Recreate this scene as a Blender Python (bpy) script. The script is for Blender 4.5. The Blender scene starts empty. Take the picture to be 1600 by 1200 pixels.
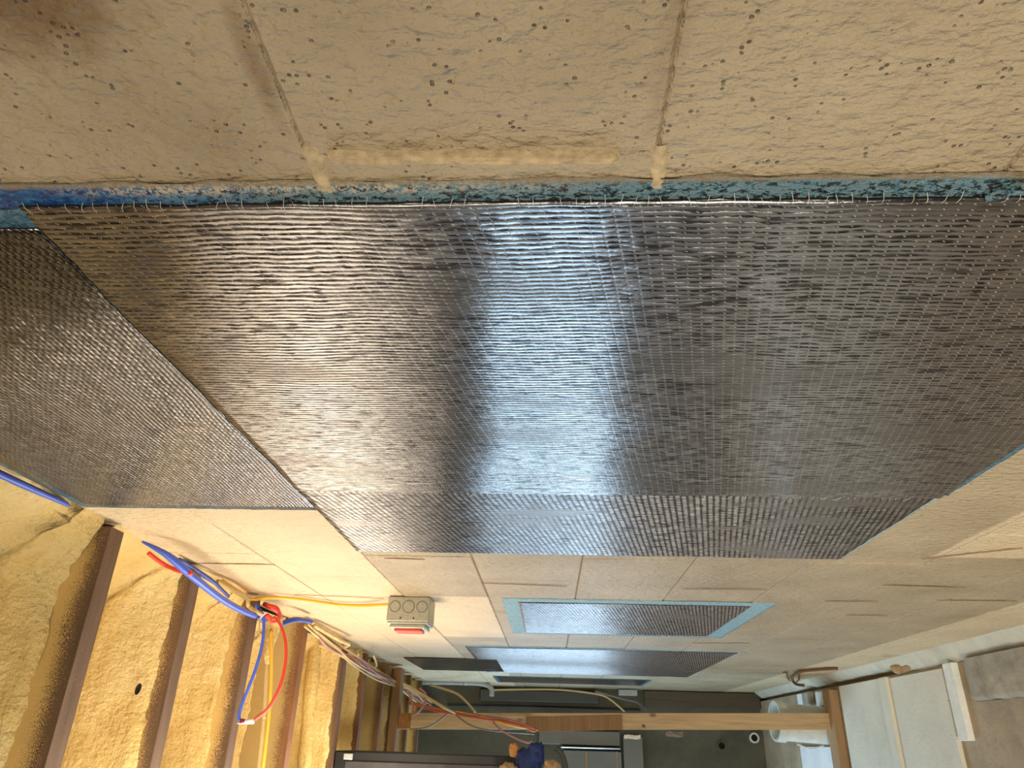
import bpy, math, random
import numpy as np
from mathutils import Vector, Matrix, noise as mn
random.seed(7)
S = bpy.context.scene
C = S.collection
ZO = 1.25                                   # camera height above the floor

# ------------------------------------------------------------ camera
F = 1127.7
RV = Vector((0.04565956, -0.02658922, -0.99860313))
UV = Vector((-0.44550539, -0.89527254, 0.00346787))
WV = Vector((0.89411417, -0.44472473, 0.05272339))
CP = Vector((0, 0.3044, ZO))
cd = bpy.data.cameras.new('camera'); cam = bpy.data.objects.new('camera', cd); C.objects.link(cam)
cd.sensor_width = 36; cd.lens = 36 * F / 1600; cd.clip_start = 0.01
M = Matrix((RV, UV, -WV)).transposed().to_4x4(); M.translation = CP
cam.matrix_world = M
S.camera = cam
# ------------------------------------------------------------ world, lights, exposure
w = bpy.data.worlds.new('world'); S.world = w; w.use_nodes = True
w.node_tree.nodes['Background'].inputs[0].default_value = (0.55, 0.62, 0.72, 1)
w.node_tree.nodes['Background'].inputs[1].default_value = 0.25
S.view_settings.view_transform = 'Standard'; S.view_settings.look = 'None'
S.view_settings.exposure = 0.0; S.view_settings.gamma = 1; S.view_settings.use_curve_mapping = False

def area(name, loc, aim, sx, sy, power, col, spread=180):
    l = bpy.data.lights.new(name, 'AREA'); l.shape = 'RECTANGLE'; l.size = sx; l.size_y = sy
    l.energy = power; l.color = col; l.spread = math.radians(spread)
    o = bpy.data.objects.new(name, l); C.objects.link(o); o.location = loc
    d = Vector(aim).normalized()
    z = -d; x = Vector((1, 0, 0)) if abs(d.x) < .9 else Vector((0, 1, 0))
    y = z.cross(x).normalized(); x = y.cross(z).normalized()
    m = Matrix((x, y, z)).transposed().to_4x4(); m.translation = loc; o.matrix_world = m
    return o
# daylight through the long opening opposite, and through the opening in the far wall
area('daylight_side', (4.12, 1.88, ZO + .0), (0, -1, 0), 1.15, .84, 20, (0.50, 0.75, 1.0))
area('daylight_end', (4.70, 1.25, ZO + .02), (-1, 0, 0), 1.0, .80, 30, (0.52, 0.77, 1.0))
# warm LED work light near the joists, just outside the frame
area('work_light', (1.88, .50, ZO + .545), (0, -1, .03), 1.7, .27, 11.0, (1.0, 0.86, 0.68))
area('work_light_low', (-.5, 1.2, ZO + .35), (.35, -1, -.1), .5, .5, 11, (1.0, 0.90, 0.74))

# low floor light, spread wide as added fill for the lower wall
area('floor_fill_light', (2.5, 1.2, ZO - .93), (0, -1, .12), 2.1, .50, 2.2, (1.0, 0.90, 0.74))
area('fill_light_back', (-.3, 1.4, ZO - .45), (2.4, -1.3, -.40), .5, .5, 16, (1.0, 0.94, 0.82), 110)  # added fill from behind the camera to brighten the lower wall

# ------------------------------------------------------------ helpers
def ray(px, py):
    return WV + RV * ((px - 800) / F) - UV * ((py - 600) / F)
def at(px, py, X=None, Y=None, Z=None):
    """point seen at a pixel, on the real plane X, Y or Z (Z relative to the floor)"""
    v = ray(px, py)
    if X is not None: t = (X - CP.x) / v.x
    elif Y is not None: t = (Y - CP.y) / v.y
    else: t = (Z - CP.z) / v.z
    return CP + v * t

def lin(c):
    return tuple(((x / 255) / 12.92 if x / 255 <= .04045 else ((x / 255 + .055) / 1.055) ** 2.4) for x in c) + (1,)

class NT:
    def __init__(s, name):
        s.m = bpy.data.materials.new(name); s.m.use_nodes = True; s.t = s.m.node_tree
        s.b = s.t.nodes['Principled BSDF']
    def n(s, typ, **k):
        x = s.t.nodes.new(typ)
        for a, v in k.items(): setattr(x, a, v)
        return x
    def link(s, a, b): s.t.links.new(a, b)
    def put(s, sock, v):
        if hasattr(v, 'is_output'): s.link(v, sock)
        else: sock.default_value = v
    def math(s, op, a, b=0.0, c=0.0, clamp=False):
        x = s.n('ShaderNodeMath', operation=op, use_clamp=clamp)
        s.put(x.inputs[0], a); s.put(x.inputs[1], b)
        if op in ('MULTIPLY_ADD', 'SMOOTH_MIN', 'COMPARE', 'WRAP'): s.put(x.inputs[2], c)
        return x.outputs[0]
    def pos(s, scale=(1, 1, 1)):
        g = s.n('ShaderNodeNewGeometry')
        v = s.n('ShaderNodeVectorMath', operation='MULTIPLY'); s.link(g.outputs['Position'], v.inputs[0])
        v.inputs[1].default_value = scale
        return v.outputs[0]
    def xyz(s):
        g = s.n('ShaderNodeNewGeometry'); q = s.n('ShaderNodeSeparateXYZ'); s.link(g.outputs['Position'], q.inputs[0])
        return q.outputs
    def noise(s, vec, scale, detail=4, rough=.55):
        x = s.n('ShaderNodeTexNoise'); s.link(vec, x.inputs['Vector'])
        x.inputs['Scale'].default_value = scale; x.inputs['Detail'].default_value = detail
        x.inputs['Roughness'].default_value = rough
        return x.outputs[0]
    def voro(s, vec, scale):
        x = s.n('ShaderNodeTexVoronoi'); s.link(vec, x.inputs['Vector']); x.inputs['Scale'].default_value = scale
        return x.outputs['Distance']
    def ramp(s, fac, stops):
        x = s.n('ShaderNodeValToRGB'); s.link(fac, x.inputs[0]); e = x.color_ramp.elements
        while len(e) < len(stops): e.new(.5)
        for i, (p, c) in enumerate(stops):
            e[i].position = p; e[i].color = c if len(c) == 4 else tuple(c) + (1,)
        return x.outputs[0]
    def step(s, v, a, b):
        x = s.n('ShaderNodeMapRange'); s.put(x.inputs[0], v); x.inputs[1].default_value = a; x.inputs[2].default_value = b
        return x.outputs[0]
    def mix(s, f, a, b):
        x = s.n('ShaderNodeMix', data_type='RGBA'); s.put(x.inputs[0], f); s.put(x.inputs[6], a); s.put(x.inputs[7], b)
        return x.outputs[2]
    def bump(s, h, strength=.5, dist=.002, prev=None):
        x = s.n('ShaderNodeBump'); s.link(h, x.inputs['Height']); x.inputs['Strength'].default_value = strength
        x.inputs['Distance'].default_value = dist
        if prev: s.link(prev, x.inputs['Normal'])
        return x.outputs[0]
    def fin(s, col=None, rough=.7, metal=0.0, normal=None, spec=None):
        if col is not None: s.put(s.b.inputs['Base Color'], col)
        s.put(s.b.inputs['Roughness'], rough); s.put(s.b.inputs['Metallic'], metal)
        if normal: s.link(normal, s.b.inputs['Normal'])
        if spec is not None: s.b.inputs['Specular IOR Level'].default_value = spec
        return s.m

def simple(name, c, rough=.6, metal=0, scale=60, amp=.25, bump=.3, dist=.001):
    n = NT(name); v = n.pos(); a = n.noise(v, scale)
    c1 = lin(c); c0 = tuple(x * (1 - amp) for x in c1[:3]) + (1,); c2 = tuple(min(1, x * (1 + amp)) for x in c1[:3]) + (1,)
    col = n.ramp(a, [(.3, c0), (.7, c2)])
    return n.fin(col, rough, metal, n.bump(a, bump, dist))

def rects(n, x, z, lst):
    out = None
    for x0, x1, z0, z1 in lst:
        a = n.math('MULTIPLY', n.step(x, x0 - .004, x0 + .004), n.step(x, x1 + .004, x1 - .004))
        b = n.math('MULTIPLY', n.step(z, z0 - .003, z0 + .003), n.step(z, z1 + .003, z1 - .003))
        a = n.math('MULTIPLY', a, b)
        out = a if out is None else n.math('MAXIMUM', out, a)
    return out

STAINS = [(.212, ZO + .250, .034, .062, .9), (.25, ZO + .150, .045, .008, .6), (.24, ZO - .058, .07, .010, .30), (.30, ZO + .20, .03, .05, .15)]
def wall_paint():
    n = NT('painted_block'); v = n.pos(); q = n.xyz()
    jit = n.noise(v, 25, 3)
    x = n.math('MULTIPLY_ADD', jit, .022, n.math('SUBTRACT', q[0], .011)); z = n.math('MULTIPLY_ADD', n.noise(n.pos((1, 1, 1.3)), 30, 3), .018, n.math('SUBTRACT', q[2], ZO + .009))
    cream = rects(n, x, z, [(.9, 3.12, .346, .9), (1.735, 2.47, .143, .36), (3.12, 9, .20, .9),
                            (1.0, 1.275, -1.2, -.655), (1.67, 9, -1.4, -1.035), (-3, -.2, -2, 2)])
    cream = n.math('MULTIPLY', cream, .95)
    big = n.noise(v, 5, 5, .6); fine = n.noise(v, 130, 6, .7)
    tan = n.ramp(big, [(.25, lin((156, 137, 106))), (.5, lin((175, 156, 124))), (.75, lin((190, 172, 140)))])
    crm = n.ramp(big, [(.25, lin((208, 184, 145))), (.6, lin((222, 200, 163)))])
    col = n.mix(cream, tan, crm)
    # dark pits and stains in the paint
    pit = n.voro(v, 210); keep = n.noise(v, 60, 3)
    pm = n.math('MULTIPLY', n.step(pit, .26, .12), n.step(keep, .54, .62))
    pit2 = n.voro(v, 75); pm = pm if 1 else n.math('MAXIMUM', pm, n.math('MULTIPLY', n.step(pit2, .16, .07), n.step(n.noise(v, 33, 2), .60, .64)))
    col = n.mix(n.math('MULTIPLY', pm, .42), col, lin((70, 54, 36)))
    st = n.math('MULTIPLY', n.step(n.noise(n.pos((1.6, 1, .8)), 9, 6, .7), .58, .74), .14)
    for (cx, cz, rx, rz, k) in STAINS:
        dx = n.math('MULTIPLY', n.math('SUBTRACT', q[0], cx), 1 / rx); dz = n.math('MULTIPLY', n.math('SUBTRACT', q[2], cz), 1 / rz)
        d = n.math('SQRT', n.math('ADD', n.math('MULTIPLY', dx, dx), n.math('MULTIPLY', dz, dz)))
        d = n.math('ADD', d, n.math('MULTIPLY', n.math('SUBTRACT', n.noise(v, 38, 5, .7), .5), 1.6))
        st = n.math('MAXIMUM', st, n.math('MULTIPLY', n.step(d, 1.1, .3), k))
    col = n.mix(st, col, lin((120, 92, 56)))
    h = n.math('ADD', n.math('MULTIPLY', n.noise(n.pos((1.5, 1, .8)), 85, 4, .52), 1.2), n.math('MULTIPLY', fine, .25))
    h = n.math('SUBTRACT', h, n.math('MULTIPLY', pm, .6))
    nb = n.bump(h, 1.0, .0078)
    nb = n.bump(n.noise(v, 11, 2), .4, .010, nb)
    return n.fin(col, .55, 0, nb)

def carbon(name, swap=False, stitch=True, tint=1.0, seg=0.0, extra=0.0):
    """unidirectional carbon fabric wetted with resin: rows of tows held by white stitching"""
    n = NT(name); q = n.xyz()
    u, v = (q[2], q[0]) if swap else (q[0], q[2])            # u crosses the tows, v runs along them
    cb = n.n('ShaderNodeCombineXYZ'); n.link(u, cb.inputs[0]); n.link(v, cb.inputs[1]); uv = cb.outputs[0]
    def sc(a, b):
        m = n.n('ShaderNodeVectorMath', operation='MULTIPLY'); n.link(uv, m.inputs[0]); m.inputs[1].default_value = (a, b, 1); return m.outputs[0]
    warp = n.noise(sc(9, 9), 1, 3); warp2 = n.noise(sc(160, 55), 1, 2)
    ph = n.math('ADD', n.math('MULTIPLY', u, 1 / .0052), n.math('ADD', n.math('MULTIPLY', warp, 2.2), n.math('MULTIPLY', warp2, .4)))
    row = n.math('FRACT', ph)
    tow = n.math('ABSOLUTE', n.math('SUBTRACT', row, .5))                       # 0 centre .. .5 gap
    # each tow is pinched where a stitch crosses it
    vph = n.math('ADD', n.math('MULTIPLY', v, 1 / .0088), n.math('MULTIPLY', n.math('FLOOR', ph), .12))
    vv = n.math('FRACT', vph); pin = n.math('ABSOLUTE', n.math('SUBTRACT', vv, .5))
    hgt = n.math('SUBTRACT', n.math('SUBTRACT', 1.0, n.math('POWER', n.math('MULTIPLY', tow, 2), 2.5)), n.math('MULTIPLY', n.math('POWER', n.math('MULTIPLY', pin, 2), 6), .04))
    dash = n.noise(sc(230, 60), 1, 3)
    fib = n.noise(sc(1500, 26), 1, 2)
    hgt = n.math('ADD', hgt, n.math('MULTIPLY', fib, .22))
    wav = n.noise(sc(34, 1.2), 1, 3)
    hgt = n.math('SUBTRACT', hgt, n.math('MULTIPLY', dash, .35)); nb = n.bump(hgt, .62, .0010); nb = n.bump(wav, .12, .006, nb)
    blot = n.noise(sc(16, 5), 1, 5)
    gap = n.step(n.math('ADD', tow, n.math('MULTIPLY', n.math('SUBTRACT', dash, .5), 1.7)), .28, .44)
    base = n.mix(gap, (.37 * tint, .355 * tint, .35 * tint, 1), (.020, .017, .015, 1))
    fl = n.step(n.noise(sc(120, 20), 1, 4), .56, .66)
    base = n.mix(n.math('MULTIPLY', fl, .8), base, (.035, .031, .028, 1))
    if seg: base = n.mix(n.math('MULTIPLY', n.step(n.math('ADD', pin, n.math('MULTIPLY', n.math('SUBTRACT', dash, .5), .5)), .22, .36), seg), base, (.03, .026, .023, 1))
    base = n.mix(n.step(blot, .52, .68), base, (.20 * tint, .188 * tint, .178 * tint, 1))
    rough = n.math('ADD', .17 + extra, n.math('MULTIPLY', n.noise(sc(60, 14), 1, 3), .13))
    metal = n.math('SUBTRACT', .92, n.math('MULTIPLY', gap, .5))
    if stitch:
        m = n.math('MULTIPLY', n.step(pin, .455, .475), n.step(tow, .33, .40))
        m = n.math('MULTIPLY', m, n.step(n.noise(sc(50, 50), 1, 2), .32, .46))
        base = n.mix(m, base, (.62, .60, .56, 1)); metal = n.math('MULTIPLY', metal, n.math('SUBTRACT', 1, m))
    n.fin(base, rough, metal, nb)
    n.b.inputs['Anisotropic'].default_value = .96
    tg = n.n('ShaderNodeCombineXYZ'); tg.inputs[0].default_value = 0 if swap else 1; tg.inputs[2].default_value = 1 if swap else 0
    n.link(tg.outputs[0], n.b.inputs['Tangent'])
    return n.m

def primer(name, mode):
    n = NT(name); v = n.pos(); q = n.xyz()
    a = n.noise(n.pos((1, 1, .55)), 330, 5, .75); b = n.noise(v, 60, 3)
    teal = n.ramp(a, [(.38, lin((22, 26, 26))), (.46, lin((58, 62, 56))), (.51, lin((96, 160, 184))), (.56, lin((150, 150, 128))), (.62, lin((70, 140, 170))), (.74, lin((176, 170, 146)))])
    if mode == 'near':
        blue = n.ramp(a, [(.38, lin((6, 44, 100))), (.52, lin((14, 90, 160))), (.64, lin((70, 136, 164)))])
        k = n.step(n.math('ADD', q[2], n.math('MULTIPLY', b, .10)), ZO + .22, ZO + .36)
        col = n.mix(k, teal, blue)
        sp = n.step(n.noise(n.pos((1, 1, 1)), 420, 3, .7), .47, .53)
        zz = n.math('MULTIPLY', n.step(q[2], ZO - .05, ZO + .10), n.step(q[2], ZO + .33, ZO + .26))
        col = n.mix(n.math('MULTIPLY', n.math('MULTIPLY', n.step(n.math('ADD', q[0], n.math('MULTIPLY', b, .008)), .350, .344), sp), zz), col, lin((214, 198, 172)))  # whitish glints of warm light painted into the primer colour
        edge = n.step(n.math('ADD', q[0], n.math('MULTIPLY', a, .010)), .343, .340)
        col = n.mix(n.math('MULTIPLY', edge, .8), col, lin((176, 154, 118)))
    elif mode == 'pale':
        col = n.ramp(a, [(.35, lin((120, 172, 200))), (.55, lin((168, 212, 228))), (.70, lin((214, 230, 232)))])
    else:
        col = n.ramp(a, [(.35, lin((36, 66, 84))), (.5, lin((64, 116, 140))), (.7, lin((120, 160, 168)))])
    h = n.noise(n.pos((1, 1, .6)), 330, 4, .7)
    return n.fin(col, .24, 0, n.bump(h, 1.0, .006))

def foam_mat():
    n = NT('spray_foam'); v = n.pos(); q = n.xyz()
    big = n.noise(v, 6, 4); fi = n.noise(v, 90, 5, .65); strk = n.noise(n.pos((1.0, .18, 1.0)), 38, 4)
    col = n.ramp(big, [(.25, lin((212, 176, 104))), (.5, lin((236, 206, 134))), (.75, lin((244, 224, 166)))])
    col = n.mix(n.math('MULTIPLY', n.step(fi, .60, .72), .35), col, lin((130, 92, 36)))
    h = n.math('ADD', n.math('MULTIPLY', strk, 1.2), n.math('MULTIPLY', fi, .9))
    return n.fin(col, .6, 0, n.bump(h, 1.0, .012))

def joist_mat(name, base, mist=(222, 184, 110)):
    """joist wood; overspray of yellow foam speckles thins out towards the bottom edge"""
    n = NT(name); v = n.pos(); q = n.xyz()
    g = n.noise(n.pos((14, .8, 14)), 6, 5, .6)
    c = lin(base); wood = n.ramp(g, [(.3, tuple(x * .62 for x in c[:3])), (.7, tuple(min(1, x * 1.2) for x in c[:3]))])
    sp = n.noise(v, 620, 3, .7)
    lvl = n.math('MULTIPLY', n.math('SUBTRACT', q[2], ZO + .70), 8.0)          # 0 at the bottom edge
    big = n.noise(v, 9, 3)
    thr = n.math('SUBTRACT', n.math('ADD', .68, n.math('MULTIPLY', n.math('SUBTRACT', .5, big), .22)), lvl)
    m = n.step(n.math('SUBTRACT', sp, thr), -.02, .03)
    col = n.mix(m, wood, lin(mist))
    h = n.math('ADD', n.math('MULTIPLY', g, .4), n.math('MULTIPLY', sp, n.math('ADD', .25, m)))
    return n.fin(col, .75, 0, n.bump(h, .7, .003))

def concrete(name, c, sc=10, amp=.35, pits=True, rough=.8):
    n = NT(name); v = n.pos(); a = n.noise(v, sc, 7, .65); f = n.noise(v, sc * 14, 5, .7)
    c1 = lin(c)
    col = n.ramp(a, [(.25, tuple(x * (1 - amp) for x in c1[:3])), (.5, c1[:3]), (.78, tuple(min(1, x * (1 + amp)) for x in c1[:3]))])
    if pits:
        p = n.math('MULTIPLY', n.step(n.voro(v, 60), .18, .08), n.step(n.noise(v, 30, 2), .55, .62))
        col = n.mix(n.math('MULTIPLY', p, .6), col, lin((52, 48, 42)))
    h = n.math('ADD', a, n.math('MULTIPLY', f, .5))
    return n.fin(col, rough, 0, n.bump(h, .6, .005))

def lumber(name, c, axis='z'):
    n = NT(name); s = {'z': (16, 16, 1), 'y': (16, 1, 16), 'x': (1, 16, 16)}[axis]
    g = n.noise(n.pos(s), 5, 6, .6); c1 = lin(c)
    k = n.voro(n.pos({'z': (6, 6, 3.2), 'y': (6, 3.2, 6), 'x': (3.2, 6, 6)}[axis]), 1.6)
    col = n.ramp(g, [(.3, tuple(x * .72 for x in c1[:3])), (.7, tuple(min(1, x * 1.12) for x in c1[:3]))])
    col = n.mix(n.math('MULTIPLY', n.step(k, .10, .05), .7), col, lin((96, 62, 34)))
    return n.fin(col, .6, 0, n.bump(g, .3, .001))

MT = {}
MT['wall'] = wall_paint()
MT['bead'] = simple('pale_mortar_bead', (186, 164, 126), .7, scale=120, amp=.3, bump=.8, dist=.003)
MT['mortar'] = simple('mortar_joint', (134, 115, 88), .8, scale=160, bump=.8, dist=.003)
MT['carbon_v'] = carbon('carbon_vertical')
MT['carbon_v2'] = carbon('carbon_vertical_matte', tint=1.2, stitch=False, seg=.85, extra=.12)
MT['carbon_h'] = carbon('carbon_horizontal', swap=True, tint=.62, seg=.85)
MT['primer_near'] = primer('primer_blue', 'near'); MT['primer'] = primer('primer_teal', 'teal'); MT['primer_pale'] = primer('primer_pale', 'pale')
MT['foam'] = foam_mat()
MT['joist_a'] = joist_mat('joist_wood_dark', (104, 78, 56))
MT['joist_b'] = joist_mat('joist_wood_brown', (128, 84, 48), (190, 160, 100))
MT['floor'] = concrete('floor_concrete', (176, 158, 130), 7)
MT['rubble'] = concrete('rough_concrete', (166, 158, 140), 16, .4)
MT['board'] = concrete('cement_board', (226, 222, 204), 6, .12, True, .7)
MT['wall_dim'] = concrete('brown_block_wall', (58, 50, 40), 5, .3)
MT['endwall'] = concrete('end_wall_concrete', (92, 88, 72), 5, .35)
MT['cut_edge'] = simple('dark_cut_edge', (24, 21, 20), .8)
MT['cove'] = concrete('cove_mortar', (206, 200, 178), 12, .2, False)
MT['stud'] = lumber('stud_pine', (204, 172, 128), 'z'); MT['plate'] = lumber('plate_pine', (178, 142, 100), 'y')
MT['ply'] = lumber('plywood', (150, 110, 66), 'y')
MT['white_wood'] = simple('white_painted_strip', (240, 242, 234), .5, scale=40, amp=.08)
MT['pvc'] = simple('white_pvc', (222, 224, 214), .35, scale=18, amp=.12)
MT['white_board'] = simple('white_foam_board', (244, 248, 250), .6, scale=9, amp=.08)
MT['galv'] = simple('galvanised_steel', (176, 174, 158), .42, .55, scale=120, amp=.12, bump=.1)
MT['galv_dark'] = simple('steel_knockout_groove', (120, 118, 104), .5, .5, scale=90, amp=.1)
MT['red'] = simple('red_plastic', (205, 62, 34), .4, amp=.08)
MT['black'] = simple('black_paint', (20, 21, 23), .45, 0, scale=30, amp=.3)
MT['black2'] = simple('worn_black_face', (58, 56, 58), .55, 0, scale=30, amp=.3)
MT['rust'] = simple('rusty_rebar', (120, 88, 56), .8, .2, scale=200, amp=.4, bump=.6)
MT['grey_panel'] = simple('grey_metal_panel', (112, 112, 104), .5, .3, scale=8, amp=.08)
MT['grey_dark'] = simple('dark_grey_panel', (74, 74, 68), .6, .2, scale=8, amp=.1)
MT['chrome'] = simple('bright_rail', (215, 222, 228), .25, .6, amp=.05)
MT['conduit'] = simple('grey_pvc_conduit', (168, 172, 168), .4, scale=30, amp=.08)
MT['brown_shade'] = lumber('shaded_wall_brown', (84, 72, 54), 'z')
MT['dark'] = simple('dark_void', (26, 24, 20), .9)
def cable_mat(name, c, rough=.42): return simple(name, c, rough, 0, scale=25, amp=.08, bump=.05)
MT['blue'] = cable_mat('blue_jacket', (64, 92, 200)); MT['dkblue'] = cable_mat('dark_blue_jacket', (40, 62, 150))
MT['redw'] = cable_mat('red_jacket', (214, 60, 44)); MT['yellow'] = cable_mat('yellow_jacket', (224, 178, 60))
MT['tan'] = cable_mat('foam_dusted_tan', (198, 172, 116), .7); MT['pink'] = cable_mat('pinkish_wire', (176, 122, 108), .6)
MT['orange'] = cable_mat('orange_wire', (200, 84, 40)); MT['greyw'] = cable_mat('grey_wire', (118, 110, 98))
MT['clear'] = simple('whitish_plastic', (225, 222, 215), .3)
MT['bluecloth'] = simple('blue_cloth', (24, 42, 92), .8, scale=50, amp=.3, bump=.8, dist=.004)
MT['skin'] = simple('tan_leather', (166, 138, 102), .7); MT['ochre'] = simple('ochre_leather', (160, 108, 50), .7)

# ------------------------------------------------------------ mesh helpers
def mesh(name, v, f, mat, smooth=False):
    me = bpy.data.meshes.new(name); me.from_pydata([tuple(a) for a in v], [], f); me.materials.append(mat)
    if smooth:
        for p in me.polygons: p.use_smooth = True
    me.update(); return me
def root_of(o):
    while o.parent: o = o.parent
    return o
def obj(name, v, f, mat, parent=None, smooth=False, loc=None, **props):
    """one mesh object; coordinates are world ones, moved into the frame of its thing"""
    if parent is not None: off = root_of(parent).location
    else: off = Vector(loc) if loc is not None else Vector((0, 0, 0))
    me = mesh(name, [Vector(a) - off for a in v], f, mat, smooth)
    o = bpy.data.objects.new(name, me); C.objects.link(o)
    if parent is not None: o.parent = parent
    else: o.location = off
    for k, x in props.items(): o[k] = x
    return o
def thing(name, label, cat, loc=(0, 0, 0), group=None):
    o = bpy.data.objects.new(name, None); C.objects.link(o); o.location = loc; o.empty_display_size = .05
    o['label'] = label; o['category'] = cat
    if group: o['group'] = group
    return o
def tag(o, label, cat, group=None):
    o['label'] = label; o['category'] = cat
    if group: o['group'] = group
    return o
def join(*parts):
    V = []; Fs = []
    for v, f in parts:
        k = len(V); V += list(v); Fs += [tuple(i + k for i in q) for q in f]
    return V, Fs
def box(a, b, ch=0.0):
    (x0, y0, z0), (x1, y1, z1) = a, b
    if ch <= 0:
        v = [(x0, y0, z0), (x1, y0, z0), (x1, y1, z0), (x0, y1, z0), (x0, y0, z1), (x1, y0, z1), (x1, y1, z1), (x0, y1, z1)]
        return v, [(3, 2, 1, 0), (4, 5, 6, 7), (0, 1, 5, 4), (1, 2, 6, 5), (2, 3, 7, 6), (3, 0, 4, 7)]
    import itertools
    v = []; idx = {}
    for s in itertools.product((0, 1), repeat=3):
        P = [(x0, x1)[s[0]], (y0, y1)[s[1]], (z0, z1)[s[2]]]
        for ax in range(3):
            q = list(P)
            for k in range(3):
                if k != ax: q[k] += ch if s[k] == 0 else -ch
            idx[(s, ax)] = len(v); v.append(tuple(q))
    f = []
    for ax in range(3):
        o1, o2 = [k for k in range(3) if k != ax]
        for sd in (0, 1):
            lp = []
            for a1, a2 in ((0, 0), (1, 0), (1, 1), (0, 1)):
                s = [0, 0, 0]; s[ax] = sd; s[o1] = a1; s[o2] = a2; lp.append(idx[(tuple(s), ax)])
            f.append(tuple(lp))
    for ax in range(3):                 # edges along ax
        o1, o2 = [k for k in range(3) if k != ax]
        for a1 in (0, 1):
            for a2 in (0, 1):
                s0 = [0, 0, 0]; s1 = [0, 0, 0]; s0[o1] = s1[o1] = a1; s0[o2] = s1[o2] = a2; s1[ax] = 1
                f.append((idx[(tuple(s0), o1)], idx[(tuple(s1), o1)], idx[(tuple(s1), o2)], idx[(tuple(s0), o2)]))
    for s in itertools.product((0, 1), repeat=3): f.append((idx[(s, 0)], idx[(s, 1)], idx[(s, 2)]))
    return v, f
def fixn(o):
    import bmesh
    bm = bmesh.new(); bm.from_mesh(o.data); bmesh.ops.recalc_face_normals(bm, faces=bm.faces); bm.to_mesh(o.data); bm.free(); return o
def smooth_path(P, sub=8):
    P = [Vector(p) for p in P]; out = []
    for i in range(len(P) - 1):
        p0 = P[max(i - 1, 0)]; p1 = P[i]; p2 = P[i + 1]; p3 = P[min(i + 2, len(P) - 1)]
        for k in range(sub):
            t = k / sub
            out.append(.5 * ((2 * p1) + (p2 - p0) * t + (2 * p0 - 5 * p1 + 4 * p2 - p3) * t * t + (3 * p1 - p0 - 3 * p2 + p3) * t ** 3))
    out.append(P[-1]); return out
def tube(P, r, seg=8, sub=8, jag=0.0):
    Q = smooth_path(P, sub) if sub > 1 else [Vector(p) for p in P]
    V = []; n = len(Q); up = Vector((.31, .22, .93))
    for i, p in enumerate(Q):
        t = (Q[min(i + 1, n - 1)] - Q[max(i - 1, 0)]).normalized()
        a = t.cross(up)
        if a.length < 1e-3: a = t.cross(Vector((1, 0, 0)))
        a.normalize(); b = t.cross(a)
        rr = (r(i / (n - 1)) if callable(r) else r) * (1 + (random.uniform(-jag, jag) if jag else 0))
        for k in range(seg):
            an = 2 * math.pi * k / seg; V.append(p + (a * math.cos(an) + b * math.sin(an)) * rr)
    Fs = [(i * seg + k, i * seg + (k + 1) % seg, (i + 1) * seg + (k + 1) % seg, (i + 1) * seg + k) for i in range(n - 1) for k in range(seg)]
    Fs += [tuple(range(seg))[::-1], tuple((n - 1) * seg + k for k in range(seg))]
    return V, Fs
def cyl(c, ax, r, h, seg=20, r2=None):
    ax = Vector(ax).normalized(); a = ax.orthogonal().normalized(); b = ax.cross(a); c = Vector(c); r2 = r if r2 is None else r2
    V = [c + (a * math.cos(2 * math.pi * k / seg) + b * math.sin(2 * math.pi * k / seg)) * r for k in range(seg)]
    V += [c + ax * h + (a * math.cos(2 * math.pi * k / seg) + b * math.sin(2 * math.pi * k / seg)) * r2 for k in range(seg)]
    Fs = [(k, (k + 1) % seg, seg + (k + 1) % seg, seg + k) for k in range(seg)] + [tuple(range(seg))[::-1], tuple(range(seg, 2 * seg))]
    return V, Fs
def ring(c, ax, ro, ri, h, seg=24):
    ax = Vector(ax).normalized(); a = ax.orthogonal().normalized(); b = ax.cross(a); c = Vector(c); V = []
    for rr, hh in ((ro, 0), (ro, h), (ri, h), (ri, 0)):
        V += [c + ax * hh + (a * math.cos(2 * math.pi * k / seg) + b * math.sin(2 * math.pi * k / seg)) * rr for k in range(seg)]
    Fs = [(j * seg + k, j * seg + (k + 1) % seg, ((j + 1) % 4) * seg + (k + 1) % seg, ((j + 1) % 4) * seg + k) for j in range(4) for k in range(seg)]
    return V, Fs
def nz(x, y, z=0): return mn.noise(Vector((x, y, z)))

# ------------------------------------------------------------ the block wall
BED = .1426; CH = .2032; D0 = .3138
def bedz(k): return ZO + BED + CH * k
XEND = 4.75; XBEG = -1.5
wall_root = obj('wall_left', *box((XBEG, -.20, 0), (XEND, -.0020, ZO + .765)), MT['mortar'], None, loc=(0, 0, 0), kind='structure')
for c in range(-7, 4):
    zt = min(bedz(c), ZO + .76); zb = max(bedz(c - 1), 0.0)
    par = c % 2
    k = -10 + par
    while True:
        x0 = D0 + CH * k; x1 = x0 + 2 * CH; k += 2
        if x0 > XEND: break
        if x1 < XBEG: continue
        G = .0003 if x0 < .33 else .0011
        a = max(x0 + G, XBEG); b = min(x1 - G, XEND - .002)
        if b - a < .03: continue
        dy = random.uniform(-.0008, .0006)
        o = obj('concrete_block', *box((a, -.03, zb + G), (b, dy, zt - G), .0016), MT['wall'], wall_root); fixn(o)
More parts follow.
